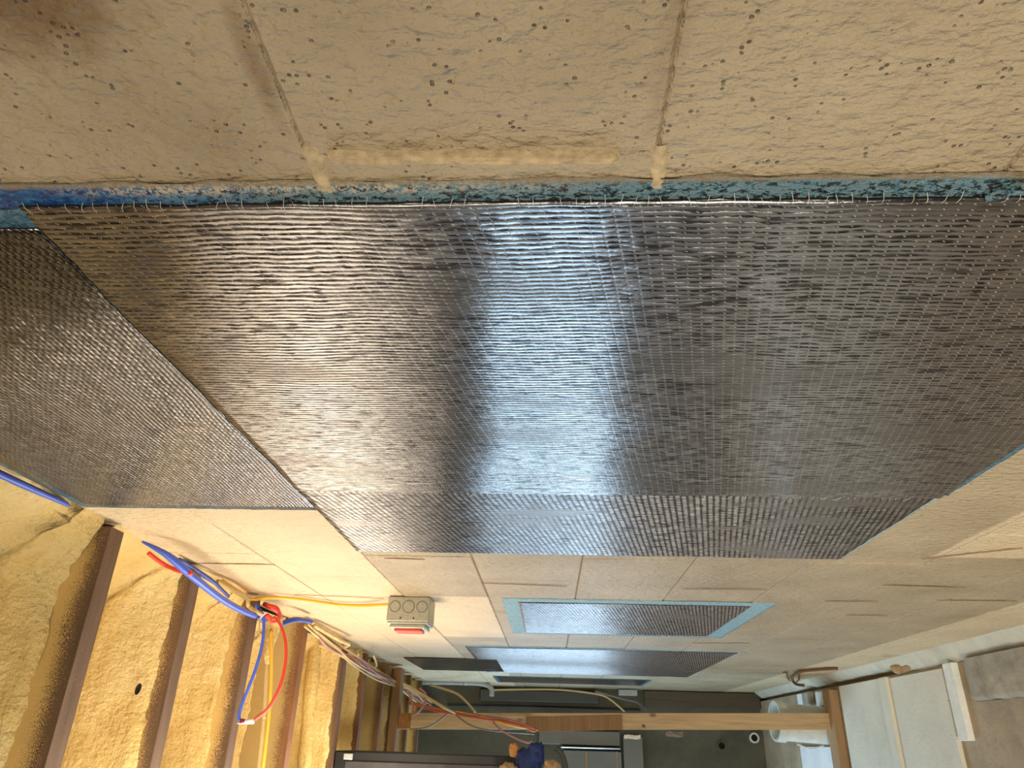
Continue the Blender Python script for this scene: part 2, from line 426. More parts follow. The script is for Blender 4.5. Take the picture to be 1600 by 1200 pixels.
# raised mortar bead of the nearest head joint, and the scraped bed joint ends at the fabric edge
def bead(name, p0, p1, wid, hgt, mat, parent, seg=26, rough=.35):
    p0 = Vector(p0); p1 = Vector(p1); d = (p1 - p0); L = d.length; d.normalize(); s = d.cross(Vector((0, 1, 0))).normalized()
    V = []; Fs = []; K = 7
    for i in range(seg + 1):
        t = i / seg; c = p0 + d * L * t + s * nz(t * 9, p0.x * 7) * wid * .12
        e = min(1, min(t, 1 - t) * seg / 1.6)
        for k in range(K):
            u = k / (K - 1) * 2 - 1
            h = hgt * (1 - u ** 4) * (.35 + .65 * e) * (1 + rough * nz(t * 9 + 3, u * 2, p0.z * 9))
            V.append(c + s * u * wid * (.5 + .12 * nz(t * 17, k, 5)) * (.6 + .4 * e) + Vector((0, h - .001, 0)))
    for i in range(seg):
        for k in range(K - 1): Fs.append((i * K + k, i * K + k + 1, (i + 1) * K + k + 1, (i + 1) * K + k))
    o = obj(name, V, Fs, mat, parent, True); return o
a = at(512, 241, Y=0); b = at(968, 242, Y=0)
bead('mortar_bead', a, b, .0085, .0068, MT['bead'], wall_root, 60)
bead('mortar_bead', at(484, 226, Y=0), at(512, 301, Y=0), .0125, .0030, MT['bead'], wall_root, 16)
bead('mortar_bead', at(1032, 228, Y=0), at(1026, 299, Y=0), .0110, .0026, MT['bead'], wall_root, 16)
# thin brown scratches of open head joints further along
def crack(px0, px1, wid=.005):
    a = at(*px0, Y=0); b = at(*px1, Y=0)
    n = 14; V = []; Fs = []
    for i in range(n + 1):
        t = i / n; p = a.lerp(b, t); w = wid * (.5 + .35 * nz(t * 11, a.x * 9) + .15)
        w *= min(1, .25 + 4 * min(t, 1 - t))
        V += [Vector((p.x - w, .0012, p.z)), Vector((p.x, .0022, p.z)), Vector((p.x + w, .0012, p.z))]
    for i in range(n):
        for k in range(2): Fs.append((i * 3 + k, i * 3 + k + 1, (i + 1) * 3 + k + 1, (i + 1) * 3 + k))
    obj('joint_scar', V, Fs, MT['scar'], wall_root)
MT['scar'] = simple('brown_joint_scar', (128, 92, 54), .9, scale=260, amp=.45)
for q in [((752, 910), (886, 915)), ((1067, 919), (1198, 920)), ((1083, 1004), (1172, 1004)), ((1378, 913), (1507, 917)), ((1465, 937), (1590, 938)),
          ((1322, 960), (1387, 961)), ((292, 879), (430, 881)), ((1440, 872), (1598, 855)), ((600, 871), (664, 873)), ((1290, 938), (1372, 939)), ((460, 928), (600, 934))]:
    crack(*q, wid=.0035)

# ------------------------------------------------------------ floor, far walls, ceiling
obj('floor', *join(box((XBEG, .048, -.12), (5.0, 1.95, 0)), box((XBEG, -.2, -.12), (5.0, .048, -.045))), MT['floor'], None, kind='structure')
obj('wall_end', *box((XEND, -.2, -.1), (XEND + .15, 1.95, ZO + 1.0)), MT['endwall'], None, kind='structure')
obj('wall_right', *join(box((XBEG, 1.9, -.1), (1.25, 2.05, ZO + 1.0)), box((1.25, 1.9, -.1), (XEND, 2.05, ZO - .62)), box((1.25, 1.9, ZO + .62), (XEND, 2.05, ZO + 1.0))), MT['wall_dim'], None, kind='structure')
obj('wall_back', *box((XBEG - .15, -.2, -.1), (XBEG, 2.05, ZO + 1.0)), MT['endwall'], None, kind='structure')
obj('ceiling', *box((XBEG, -.2, ZO + .96), (XEND, 2.05, ZO + 1.0)), MT['ply'], None, kind='structure')
# sloped mortar cove where wall meets floor
V = []; Fs = []; n = 130
for i in range(n + 1):
    x = .6 + (4.7 - .6) * i / n
    e = .006 * nz(x * 9, 1) + .003 * nz(x * 31, 4)
    yy = .047 + e if x < 2.85 else .030 + e
    zt = .034 + .006 * nz(x * 6, 8) + .003 * nz(x * 40, 8)
    V += [(x, -.001, zt + .004), (x, .004, zt), (x, yy * .6, .014 + .003 * nz(x * 20, 3)), (x, yy, .002 if x < 2.85 else -.002), (x, yy, -.05)]
for i in range(n):
    for k in range(4): Fs.append((i * 5 + k, i * 5 + k + 1, (i + 1) * 5 + k + 1, (i + 1) * 5 + k))
fixn(obj('trim_1', V, Fs, MT['cove'], None, True, kind='structure'))

# ------------------------------------------------------------ joists with sprayed foam
JX = [1.105, 1.405, 1.735, 2.13, 2.60, 2.91, 3.26, 3.55, 3.90, 4.25]
JM = ['joist_a', 'joist_a', 'joist_a', 'joist_b', 'joist_a', 'joist_b', 'joist_b', 'joist_b', 'joist_a', 'joist_a']
JL = ['speckled joist nearest the camera, dark brown beside the darkest foam bay',
      'second joist from the camera with a split foam bead along its bottom edge',
      'third joist from the camera, thin and brown behind the hanging blue wire loop',
      'bare reddish brown joist face behind the hanging red wire',
      'joist with pale foam drips just beyond the bare reddish brown joist',
      'sixth joist from the camera, dark with a brown stain',
      'seventh joist from the camera, thin dark brown edge',
      'eighth joist from the camera above the far wire bundle',
      'ninth joist from the camera, near the top of the bare stud',
      'farthest visible joist above the grey conduit']
JB = ZO + .70
def joist(i, x, label):
    n = 40; V = []; Fs = []
    prof = [(0, 0), (.038, 0), (.038, .26), (0, .26)]
    for k in range(n + 1):
        y = .012 + 1.87 * (k / n) ** 1.6
        for (dx, dz) in prof:
            j = .0012 * nz(y * 20, dx * 50 + i * 3, dz * 10)
            V.append((x + dx + j, y, JB + dz + (j if dz == 0 else 0)))
    for k in range(n):
        for m in range(4): Fs.append((k * 4 + m, k * 4 + (m + 1) % 4, (k + 1) * 4 + (m + 1) % 4, (k + 1) * 4 + m))
    Fs += [(0, 1, 2, 3), (n * 4 + 3, n * 4 + 2, n * 4 + 1, n * 4)]
    o = obj('floor_joist', V, Fs, MT[JM[i]], None, loc=(x, .012, JB)); fixn(o)
    tag(o, label, 'joist', 'joists overhead')
for i, x in enumerate(JX): joist(i, x, JL[i])
# foam: one slab per bay; it hugs the face of the next joist down to a ragged lower line
FL = ['darkest mustard foam filling the bay nearest the camera', 'bright yellow foam between the first two joists, with a small dark hole',
      'yellow foam behind the blue wire, between second and third joists', 'narrow pale foam beside the ribbed conduit in the third bay',
      'olive tan foam beyond the bare reddish brown joist', 'olive foam bay above the tan wire tangle', 'dull foam in a narrow bay above the pinkish wires',
      'seventh bay of dull olive foam', 'dim foam bay near the bare stud top', 'dim farthest foam bay']
LOW = [.055, .028, .045, .12, .02, .02, .11, .03, .10, .08]
WL = [1, .95, .9, .6, .6, .6, .5, .5, .4, .4]
THK = [.030, .016, .012, .008, .012, .014, .01, .012, .01, .01]
for i in range(len(JX)):
    xa = (JX[i - 1] + .038) if i else .55
    xb = JX[i]; W = xb - xa
    low = LOW[i]; th = THK[i]
    prof = [(0, .13), (.12, .165), (.35, .20), (.6, .205), (.78, .185)]
    pts = [(xa + W * a, h) for a, h in prof]
    for s in np.linspace(0, 1, 15):
        h = .165 * (1 - s) + low * s
        t = th * (1 - s) ** .8 * (1 + .9 * math.exp(-((s - .25) / .3) ** 2)) + .0015
        pts.append((xb - t, h))
    pts.append((xb + .001, low - .001))
    K = len(pts); V = []; Fs = []; ys = list(np.linspace(.0, .62, 84)) + list(np.linspace(.68, 1.88, 16))
    for y in ys:
        wl = math.exp(-(y / .06) ** 1.6)
        for k, (x, h) in enumerate(pts):
            nn = nz(x * 14 + i * 5, y * 9, h * 16); n2 = nz(x * 50, y * 34 + i, h * 55)
            amp = .012 * nn + .008 * n2
            if k >= 5:
                s = (k - 5) / 15
                f = 1 - .6 * s
                V.append((x - abs(amp) * f - wl * .018 * f * (1 if i in (1, 2, 5) else .4), y, JB + h - wl * WL[i] * max(h - .012, 0) * (1 + .15 * nz(i * 4, y * 60)) + .010 * nz(y * 13 + i * 7, 2) * s + .006 * nz(y * 60, i, s * 4) * s))
            else:
                V.append((x, y, JB + h + amp * .8 - wl * WL[i] * (h - .012)))
    for a in range(len(ys) - 1):
        for k in range(K - 1): Fs.append((a * K + k, a * K + k + 1, (a + 1) * K + k + 1, (a + 1) * K + k))
    o = obj('spray_foam', V, Fs, MT['foam'], None, True, loc=(xb, 0, JB)); tag(o, FL[i], 'insulation', 'spray foam between the joists')
# small dark hole in the bright bay (an embedded cup)
p = at(218, 1077, X=1.375)
hv, hf = [], []
for k in range(16):
    an = 2 * math.pi * k / 16; hv.append(p + Vector((-.0050, math.cos(an) * .0095 + math.sin(an) * .002, math.sin(an) * .0055)))
hv.append(p + Vector((.0, 0, 0))); hf = [(k, (k + 1) % 16, 16) for k in range(16)]
o = obj('foam_hole', hv, hf, MT['dark'], None, loc=p); tag(o, 'small dark oval hole in the bright yellow foam', 'hole')
# foam skirt over the wall top
def lump(name, pts, r, mat, label, cat, parent=None, group=None):
    v, f = tube(pts, r, 9, 5, .12)
    if parent: return obj(name, v, f, mat, parent, True)
    o = obj(name, v, f, mat, None, True, loc=v[0]); return tag(o, label, cat, group)

# ------------------------------------------------------------ carbon fabric sheets
def grid_sheet(x0, x1, z0, z1, y, th, nx, nz_, wave=.0010, edge=.0012, bulge=None):
    V = []; Fs = []
    for i in range(nx + 1):
        for j in range(nz_ + 1):
            a = i / nx; b = j / nz_
            x = x0 + (x1 - x0) * a; z = z0 + (z1 - z0) * b
            if i in (0, nx): x += edge * nz(z * 30, x * 3, 1) + edge * .5 * nz(z * 110, x, 2)
            if j in (0, nz_): z += edge * nz(x * 30, z * 3, 4) + edge * .7 * nz(x * 90, z, 3)
            yy = y + th + wave * nz(x * 12, z * 9, 6)
            if bulge: yy += bulge(x, z)
            V.append((x, yy, z))
    W = nz_ + 1
    for i in range(nx):
        for j in range(nz_): Fs.append((i * W + j, i * W + j + 1, (i + 1) * W + j + 1, (i + 1) * W + j))
    # skirt down to the wall
    per = [(0, j) for j in range(nz_)] + [(i, nz_) for i in range(nx)] + [(nx, j) for j in range(nz_, 0, -1)] + [(i, 0) for i in range(nx, 0, -1)]
    base = len(V)
    for (i, j) in per: q = V[i * W + j]; V.append((q[0], max(y - .001, .0002), q[2]))
    m = len(per)
    for k in range(m):
        a = per[k]; b = per[(k + 1) % m]; Fs.append((a[0] * W + a[1], base + k, base + (k + 1) % m, b[0] * W + b[1]))
    return V, Fs
def coat(root, x0, x1, z0, z1, mat, y=.0006, name='primer_coat'):
    o = obj(name, *grid_sheet(x0, x1, z0 + ZO, z1 + ZO, y, .0007, 30, 60, .0002, .004), mat, root, True); fixn(o); return o
def fabric(label, x0, x1, z0, z1, mat, y=.0016, th=.0014, coats=(), bulge=None, nx=60, nz_=80, wave=.0010):
    r = thing('carbon_fibre_sheet', label, 'reinforcement sheet', (x0, 0, z0 + ZO), 'carbon fibre sheets on the wall')
    o = obj('fabric', *grid_sheet(x0, x1, z0 + ZO, z1 + ZO, y, th, nx, nz_, wave, .0014, bulge), mat, r, True); fixn(o)
    o.data.materials.append(MT['cut_edge'])
    for p in o.data.polygons:
        if p.index >= nx * nz_: p.material_index = 1; p.use_smooth = False
    for c in coats: coat(r, *c)
    return r
PN, PT, PP = MT['primer_near'], MT['primer'], MT['primer_pale']
s1 = fabric('widest dark woven carbon sheet nearest the camera, running down the wall', .352, .934, -.508, .344, MT['carbon_v'], .0015, .0014,
            [(.333, .354, -.512, .372, PN), (.354, .932, -.517, -.506, PT)], nx=110, nz_=120, wave=.0012, bulge=lambda x, z: .0019 * max(0, min(1, (x - .86) / .035)))
s2 = fabric('short woven carbon sheet lapped under the far edge of the widest sheet', .90, 1.288, -.505, .346, MT['carbon_v2'], .0014, .0013,
            [(.94, 1.292, -.510, -.503, PP), (1.286, 1.294, -.50, .348, PP)])
s3 = fabric('carbon sheet running lengthwise under the joists, left of the widest sheet', .374, 1.022, .345, .692, MT['carbon_h'], .0014, .0014,
            [(.36, 1.03, .690, .707, PT), (1.018, 1.036, .350, .706, PT), (.355, .376, .340, .70, PT)], nx=90, nz_=70)
s4 = fabric('small carbon sheet with a wide pale blue border, beyond the first group', 1.785, 2.31, -.475, .075, MT['carbon_v2'], .0014, .0012,
            [(1.742, 2.345, -.525, .112, PP)])
s5 = fabric('shiny carbon sheet beyond the blue bordered one, before the conduit', 2.72, 3.75, -.66, .300, MT['carbon_v2'], .0014, .0012, [(2.70, 2.722, -.69, .30, PP)])
s6 = fabric('dark carbon sheet high on the wall beside the pinkish wires', 3.14, 3.68, .215, .60, MT['carbon_h'], .0030, .0012)
s7 = fabric('farthest dark blue green carbon strip next to the end wall', 4.0, 4.35, -.50, .27, MT['carbon_h'], .0014, .0012, [(3.98, 4.40, -.52, .29, PT)])
# white stitch thread ends hanging over the near edge
parts = []
z = -.28
while z < .345:
    L = random.uniform(.003, .0075); s = random.uniform(-.003, .003)
    if random.random() < .86:
        p = Vector((.352, .0046, ZO + z))
        parts.append(tube([p + Vector((.002, .0004, 0)), p + Vector((-L * .4, .0012, s * .4)), p + Vector((-L, -.0016, s))], .00016, 4, 3))
    z += .0088
o = obj('thread_end', *join(*parts), MT['clear'], s1, True); o['kind'] = 'stuff'; o['label'] = 'white stitch thread ends along the near edge'
parts = []; z = -.47
while z < .33:
    if random.random() < .5:
        p = Vector((.934, .005, ZO + z)); s = random.uniform(-.003, .003)
        parts.append(tube([p + Vector((-.002, .0003, 0)), p + Vector((.005, .0006, s)), p + Vector((random.uniform(.006, .014), -.001, s * 2))], .0003, 4, 3))
    z += .0088
o = obj('thread_end', *join(*parts), MT['clear'], s1, True); o['kind'] = 'stuff'; o['label'] = 'white stitch thread ends along the far seam'
# blue primer blob at the lower right corner of the near edge
o = obj('primer_smear', *tube([at(1540, 304, Y=.001), at(1572, 298, Y=.003), at(1600, 290, Y=.003), at(1640, 278, Y=.001)], .0042, 8, 5, .2), PN, s1, True)

# ------------------------------------------------------------ electrical box
bx0, bx1, bz0, bz1 = 1.742, 1.825, ZO + .281, ZO + .381
r = thing('electrical_box', 'square galvanised electrical box with round knockouts and a red switch', 'electrical box', (bx0, 0, bz0))
fixn(obj('box_body', *box((bx0, .001, bz0), (bx1, .058, bz1), .0022), MT['galv'], r))
fixn(obj('cover', *join(box((bx0 + .001, .0582, bz0 + .002), (bx1 - .001, .0625, bz1 - .002), .001), box((bx0 + .006, .0625, bz0 + .008), (bx1 - .006, .072, bz1 - .008), .002)), MT['galv'], r))
for zc in (.018, .050, .082):
    yk = .024
    q = obj('knockout', *ring((bx0 - .0004, yk, bz0 + zc), (1, 0, 0), .0135 if zc != .05 else .0150, .0115 if zc != .05 else .0128, .0010), MT['galv_dark'], r)
    obj('knockout_disc', *cyl((bx0 - .0008, yk, bz0 + zc), (1, 0, 0), .0112, .001, 20), MT['galv'], q)
for zc in (.036, .067): obj('screw_hole', *cyl((bx0 - .0006, .050, bz0 + zc), (1, 0, 0), .0020, .001, 10), MT['dark'], r)
o = fixn(obj('switch', *box((bx0 + .010, .0722, bz0 + .018), (bx1 - .02, .078, bz1 - .018), .0015), MT['red'], r)); o['label'] = 'red switch plate'

# ------------------------------------------------------------ cables
def cable(label, pts, rad, mat, group=None, name='cable', cat='cable', seg=8, sub=8):
    v, f = tube(pts, rad, seg, sub)
    o = obj(name, v, f, MT[mat], None, True, loc=v[0]); return tag(o, label, cat, group)
A = at
cable('blue cable tucked at the upper corner beside the darkest foam', [A(-60, 712, Y=.022), A(20, 750, Y=.020), A(60, 768, Y=.014), A(100, 786, Y=.006), A(128, 800, Y=-.002)], lambda t: .0048 * (1 - .9 * t ** 4), 'blue')
c = cable('thick bright blue cable sagging below the second and third joists', [A(222, 846, Y=.012), A(262, 868, Y=.03), A(300, 900, Y=.05), A(345, 935, Y=.06), A(376, 953, Y=.06), A(398, 962, Y=.058)], lambda t: .0068 * min(1, .25 + 3 * t), 'blue')
cable('thin dark blue cable lying against the wall above the thick blue one', [A(280, 874, Y=.01), A(300, 886, Y=.012), A(330, 906, Y=.02), A(345, 920, Y=.026), A(357, 932, Y=.03)], .0035, 'dkblue')
cable('second thin dark blue cable crossing to the wall by the thick blue one', [A(286, 880, Y=.010), A(312, 898, Y=.014), A(336, 912, Y=.02), A(354, 928, Y=.03)], .003, 'dkblue')
cable('short red tube coming out of the foam left of the thick blue cable', [A(232, 864, Y=.02), A(246, 875, Y=.028), A(262, 885, Y=.036), A(284, 893, Y=.046), A(300, 896, Y=.05)], .0038, 'redw')
cable('blue cable stub running on behind the red knot', [A(398, 962, Y=.045), A(420, 972, Y=.05), A(440, 974, Y=.045), A(462, 968, Y=.03), A(486, 971, Y=.02)], .0068, 'dkblue')
cable('blue cable dropping through the knot of wires', [A(394, 940, Y=.02), A(403, 952, Y=.035), A(410, 962, Y=.05), A(424, 976, Y=.055)], .0065, 'blue')
cable('yellow cable clipped along the wall to the electrical box', [A(348, 908, Y=.012), A(372, 924, Y=.016), A(392, 936, Y=.016), A(420, 934, Y=.012), A(455, 935, Y=.008), A(500, 941, Y=.007), A(540, 946, Y=.007), A(575, 946, Y=.008), A(612, 944, X=1.76)], .0040, 'yellow')
cable('foam dusted pale yellow cable curl at the knot', [A(340, 908, Y=.016), A(364, 922, Y=.022), A(386, 935, Y=.026), A(388, 946, Y=.034), A(398, 954, Y=.045), A(408, 960, Y=.05)], .0048, 'tan')
XL = 1.60
cable('thin blue wire of the hanging loop', [A(412, 965, X=XL), A(412, 985, X=XL), A(408, 1015, X=XL), A(396, 1055, X=XL), A(382, 1090, X=XL), A(374, 1115, X=XL), A(374, 1126, X=XL)], .0032, 'blue')
cable('thin bright red wire of the hanging loop', [A(418, 945, X=1.72), A(434, 950, X=1.68), A(436, 968, X=1.64), A(424, 972, X=1.63), A(430, 965, X=1.62), A(442, 985, X=XL), A(447, 1020, X=XL), A(440, 1065, X=XL), A(420, 1105, X=XL), A(398, 1124, X=XL)], .0032, 'redw')
cable('thick red wire knotted around the blue cables', [A(413, 944, Y=.02), A(426, 950, Y=.03), A(436, 958, Y=.036), A(437, 970, Y=.045), A(427, 970, Y=.05), A(417, 962, Y=.05)], .006, 'redw')
r = thing('wire_connector', 'small whitish splice connector joining the red and blue wire loop', 'connector', A(386, 1128, X=XL))
obj('sleeve', *tube([A(380, 1128, X=XL), A(397, 1127, X=XL)], .0048, 10, 2), MT['clear'], r, True)
o = obj('band', *tube([A(376, 1127, X=XL), A(383, 1128, X=XL)], .0052, 10, 2), MT['purple'] if 'purple' in MT else simple('purple_plastic', (120, 34, 70), .4), r, True)
o['label'] = 'purple band'
obj('wire_tip', *tube([A(371, 1130, X=XL), A(381, 1130, X=XL - .004)], .0016, 6, 2), MT['clear'], r, True)
r = thing('cable_tie', 'white cable tie around the blue cables at the knot', 'cable tie', A(410, 962, X=1.70))
obj('loop', *tube([A(417, 957, X=1.66), A(409, 963, X=1.65), A(405, 970, X=1.65)], .0016, 6, 4), MT['clear'], r, True)
obj('tail', *tube([A(406, 966, X=1.65), A(405, 980, X=1.64), A(406, 997, X=1.64)], .0014, 6, 4), MT['tan'], r, True)
# ribbed conduit and yellow cable running out along the third joist bay
XC = 1.80
pts = [A(420, 985, X=XC), A(417, 1040, X=XC), A(413, 1120, X=XC), A(405, 1200, X=XC), A(398, 1280, X=XC)]
Q = smooth_path(pts, 60)
V = []; v, f = tube(Q, lambda t: .0058 + .0008 * (1 if int(t * 240) % 2 else -1), 10, 1)
o = obj('flexible_conduit', v, f, MT['tan'], None, True, loc=v[0]); tag(o, 'foam dusted ribbed conduit running along the joist bay beside the yellow cable', 'conduit')
cable('yellow cable running out along the bay beside the ribbed conduit', [A(423, 985, X=1.79), A(424, 1050, X=1.79), A(420, 1120, X=1.79), A(411, 1200, X=1.79), A(402, 1280, X=1.79)], .0040, 'yellow')
lump('foam_drip', [A(428, 965, X=1.81), A(424, 985, X=1.81), A(420, 1010, X=1.80), A(418, 1038, X=1.80)], lambda t: .018 * (1 - t) ** .8 + .006, MT['foam'], 'wedge shaped foam drip where the ribbed conduit starts', 'insulation')
lump('foam_drip', [A(492, 975, X=2.56), A(493, 1010, X=2.57), A(488, 1060, X=2.57), A(482, 1120, X=2.58), A(476, 1200, X=2.58), A(470, 1290, X=2.58)], lambda t: .022 + .004 * nz(t * 9, 3), MT['foam'], 'long pale foam bead clinging to the fifth joist', 'insulation')
# the far tangle along the wall head
base = [(482, 975), (520, 1010), (560, 1036), (600, 1060), (640, 1080), (672, 1102)]
def run(px, jit, y0, y1, seed):
    rnd = random.Random(seed); out = []
    n = len(px)
    for i, (x, y) in enumerate(px):
        p = A(x + rnd.uniform(-jit, jit), y + rnd.uniform(-jit, jit) * .7, Z=ZO + .692 - rnd.uniform(0, .012)); p.y = max(p.y, .008); out.append(p)
    return out
desc = [('pink', 'pinkish low voltage wire in the bundle along the wall head'), ('tan', 'tan foam dusted wire in the bundle along the wall head')]
for k in range(13):
    m, lab = desc[k % 2]
    cable(lab, run(base, 8, .02, .05, k), .0034 if m == 'tan' else .0028, m, ('pinkish wires along the wall head' if m == 'pink' else 'tan wires along the wall head'), sub=5, seg=6)
cable('pale tan foamed wire branching left from the far bundle', [A(498, 1008, Y=.03), A(520, 1012, Y=.035), A(545, 1008, Y=.03), A(530, 1000, Y=.03), A(492, 978, Y=.02)], .006, 'tan')
cable('tan wire stub drooping below the far bundle', [A(584, 1025, Y=.04), A(588, 1040, Y=.05), A(578, 1046, Y=.055)], .004, 'tan')
cable('thin tan wire drooping across the sixth joist', [A(560, 1022, Y=.04), A(553, 1034, Y=.05), A(548, 1048, Y=.055)], .004, 'tan')
X2 = 3.2
cable('pinkish wire loop sagging under the far bundle', [A(636, 1078, X=X2), A(645, 1100, X=X2), A(646, 1116, X=X2), A(660, 1105, X=X2), A(665, 1085, X=X2), A(655, 1075, X=X2)], .0045, 'pink')
cable('yellowish thick wire leading from the wall to the bare stud', [A(630, 1068, X=X2), A(660, 1085, X=X2), A(690, 1103, X=X2), A(712, 1114, X=3.3)], .0060, 'tan')
far = [(640, 1098), (680, 1108), (712, 1114), (755, 1123), (800, 1131), (838, 1138)]
for k in range(6):
    rnd = random.Random(40 + k)
    P = [A(x + rnd.uniform(-3, 3), y + rnd.uniform(-3, 3) * (0.5 + i * .3), X=X2 + .1) for i, (x, y) in enumerate(far)]
    m = ['orange', 'orange', 'pink', 'orange', 'pink', 'yellow'][k]
    cable({'orange': 'orange red wire in the bundle crossing the bare stud', 'pink': 'pinkish wire in the bundle crossing the bare stud', 'yellow': 'single yellow wire in the bundle crossing the bare stud'}[m], P, .0045, m,
          {'orange': 'orange wires crossing the stud', 'pink': 'pinkish wires crossing the stud', 'yellow': None}[m], sub=5, seg=6)
cable('copper coloured wire end hanging below the bare stud', [A(770, 1128, X=3.3), A(785, 1142, X=3.3), A(805, 1153, X=3.3), A(824, 1160, X=3.3), A(832, 1158, X=3.3)], .0040, 'pink')
cable('thin grey wire drooping left below the stud top', [A(700, 1114, X=3.35), A(680, 1130, X=3.35), A(665, 1137, X=3.35), A(640, 1140, X=3.35)], .0030, 'greyw')
cable('thin grey wire drooping right below the stud', [A(712, 1117, X=3.35), A(735, 1133, X=3.35), A(765, 1141, X=3.35), A(835, 1147, X=3.35)], .0030, 'greyw')

# ------------------------------------------------------------ bare stud frame
r = thing('stud_frame', 'bare pine stud and bottom plate standing across the end of the room', 'framing', (3.5, .2, 0))
def prism(P, d):       # quad P extruded by d
    P = [Vector(p) for p in P]; d = Vector(d); V = P + [p + d for p in P]
    return V, [(3, 2, 1, 0), (4, 5, 6, 7), (0, 1, 5, 4), (1, 2, 6, 5), (2, 3, 7, 6), (3, 0, 4, 7)]
t0, t1, b1, b0 = (3.5, .200, ZO + .665), (3.5, .265, ZO + .665), (3.5, .219, .038), (3.5, .154, .038)
q = obj('stud', *prism([t0, t1, b1, b0], (.038, 0, 0)), MT['stud'], r); fixn(q)
for zz, hh in ((-.33, .30), (-.72, .03), (-.62, .02)):
    pass
fixn(obj('bottom_plate', *box((3.455, .062, .0), (3.545, 1.2, .038), .001), MT['plate'], r))
fixn(obj('top_plate', *box((3.46, .015, ZO + .665), (3.545, 1.2, ZO + .70), .001), MT['ply'], r))
o = fixn(obj('splice_board', *prism([(3.4995, .203, ZO + .10), (3.4995, .262, ZO + .10), (3.4995, .242, ZO - .32), (3.4995, .184, ZO - .32)], (-.006, 0, 0)), MT['ply'], r)); o['label'] = 'darker brown board on the middle of the stud'
o = fixn(obj('end_block', *prism([(3.4995, .205, ZO + .664), (3.4995, .264, ZO + .664), (3.4995, .26, ZO + .61), (3.4995, .201, ZO + .61)], (-.006, 0, 0)), MT['ochre'], r)); o['label'] = 'orange brown end of the stud'

# ------------------------------------------------------------ things on the floor
o = fixn(obj('cement_board', *box((2.965, .052, .0), (3.40, .62, .013), .0015), MT['board'], None, loc=(2.965, .05, 0))); tag(o, 'pale cement board lying between the stud plate and the raised batten', 'board', 'pale boards on the floor')
o = fixn(obj('cement_board', *box((2.502, .058, .0), (2.895, .62, .014), .0015), MT['board'], None, loc=(2.5, .05, 0))); tag(o, 'pale cement board lying next to the white wooden strip', 'board', 'pale boards on the floor')
o = fixn(obj('floor_batten', *box((2.897, .052, .0), (2.963, .62, .026), .004), MT['board'], None, loc=(2.897, .05, 0))); tag(o, 'pale raised batten between the two cement boards', 'batten')
o = fixn(obj('white_strip', *box((2.420, .048, .0), (2.478, .264, .020), .0015), MT['white_wood'], None, loc=(2.42, .05, 0))); tag(o, 'narrow white painted wooden strip lying square to the wall', 'strip')
# rough lump of old footing
V = []; Fs = []; nx, ny = 60, 16
for i in range(nx + 1):
    for j in range(ny + 1):
        x = 1.0 + (2.365 - 1.0) * i / nx; y = .046 + .115 * j / ny
        e = .006 * nz(x * 14, 3) if j == ny else 0
        h = .022 + .004 * nz(x * 22, y * 22) + .003 * nz(x * 70, y * 70) - (.016 if j == ny else 0) - (.012 if i in (0, nx) else 0)
        V.append((x, y + e, h))
base0 = len(V)
for i in range(nx):
    for j in range(ny): Fs.append((i * (ny + 1) + j, i * (ny + 1) + j + 1, (i + 1) * (ny + 1) + j + 1, (i + 1) * (ny + 1) + j))
V += [(1.0, .046, 0), (2.365, .046, 0), (2.365, .161, 0), (1.0, .161, 0)]
Fs += [(base0 + 3, base0 + 2, base0 + 1, base0)]
o = obj('footing_lump', V, Fs, MT['rubble'], None, True, loc=(1.7, .1, 0)); fixn(o); tag(o, 'rough grey concrete footing ledge at the foot of the wall', 'footing')
# crumb of foam at the crack
v, f = tube([A(1392, 1042, Y=.05), A(1405, 1046, Y=.055), A(1422, 1043, Y=.05)], lambda t: .004 + .009 * math.sin(math.pi * t), 8, 5, .25)
o = obj('foam_crumb', v, f, MT['skin'], None, True, loc=v[0]); tag(o, 'small tan crumb of debris lying on the floor crack', 'debris')
# white pipe stub, open end up
r = thing('pipe_stub', 'short wide white plastic pipe standing behind the foot of the stud, open end up', 'pipe', (3.66, .195, 0))
cx, cy, R_ = 3.655, .198, .078
obj('pipe_wall', *ring((cx, cy, .001), (-.06, -.05, 1), R_, R_ - .006, .20, 32), MT['pvc'], r, False)
obj('hub', *ring((cx - .012, cy - .010, .195), (-.06, -.05, 1), R_ + .007, R_ - .003, .040, 32), MT['pvc'], r, False)
o = obj('strap', *tube([(cx + .01, cy + R_ + .002, .14), (cx - .01, cy + R_ + .016, .09), (cx - .01, cy + R_ + .004, .03)], .003, 6, 5), MT['pvc'], r, True)
o = fixn(obj('white_board', *box((3.60, .058, .0), (3.72, .115, .010)), MT['white_board'], None, loc=(3.6, .06, 0))); tag(o, 'small white foam board offcut between the wall and the white pipe', 'board', None)
o = fixn(obj('white_board', *box((3.56, .285, .0), (4.05, 1.1, .012)), MT['white_board'], None, loc=(3.56, .285, 0))); tag(o, 'large white foam board on the floor beyond the bottom plate', 'board', None)
o = fixn(obj('concrete_pier', *box((3.76, .050, .0), (3.86, .11, .03), .006), MT['rubble'], None, loc=(3.76, .05, 0))); tag(o, 'small grey concrete piece between two white boards', 'debris')
o = fixn(obj('white_board', *box((3.87, .05, .0), (4.0, .11, .008)), MT['white_board'], None, loc=(3.87, .05, 0))); tag(o, 'smallest white scrap, farthest along the wall foot', 'board', None)
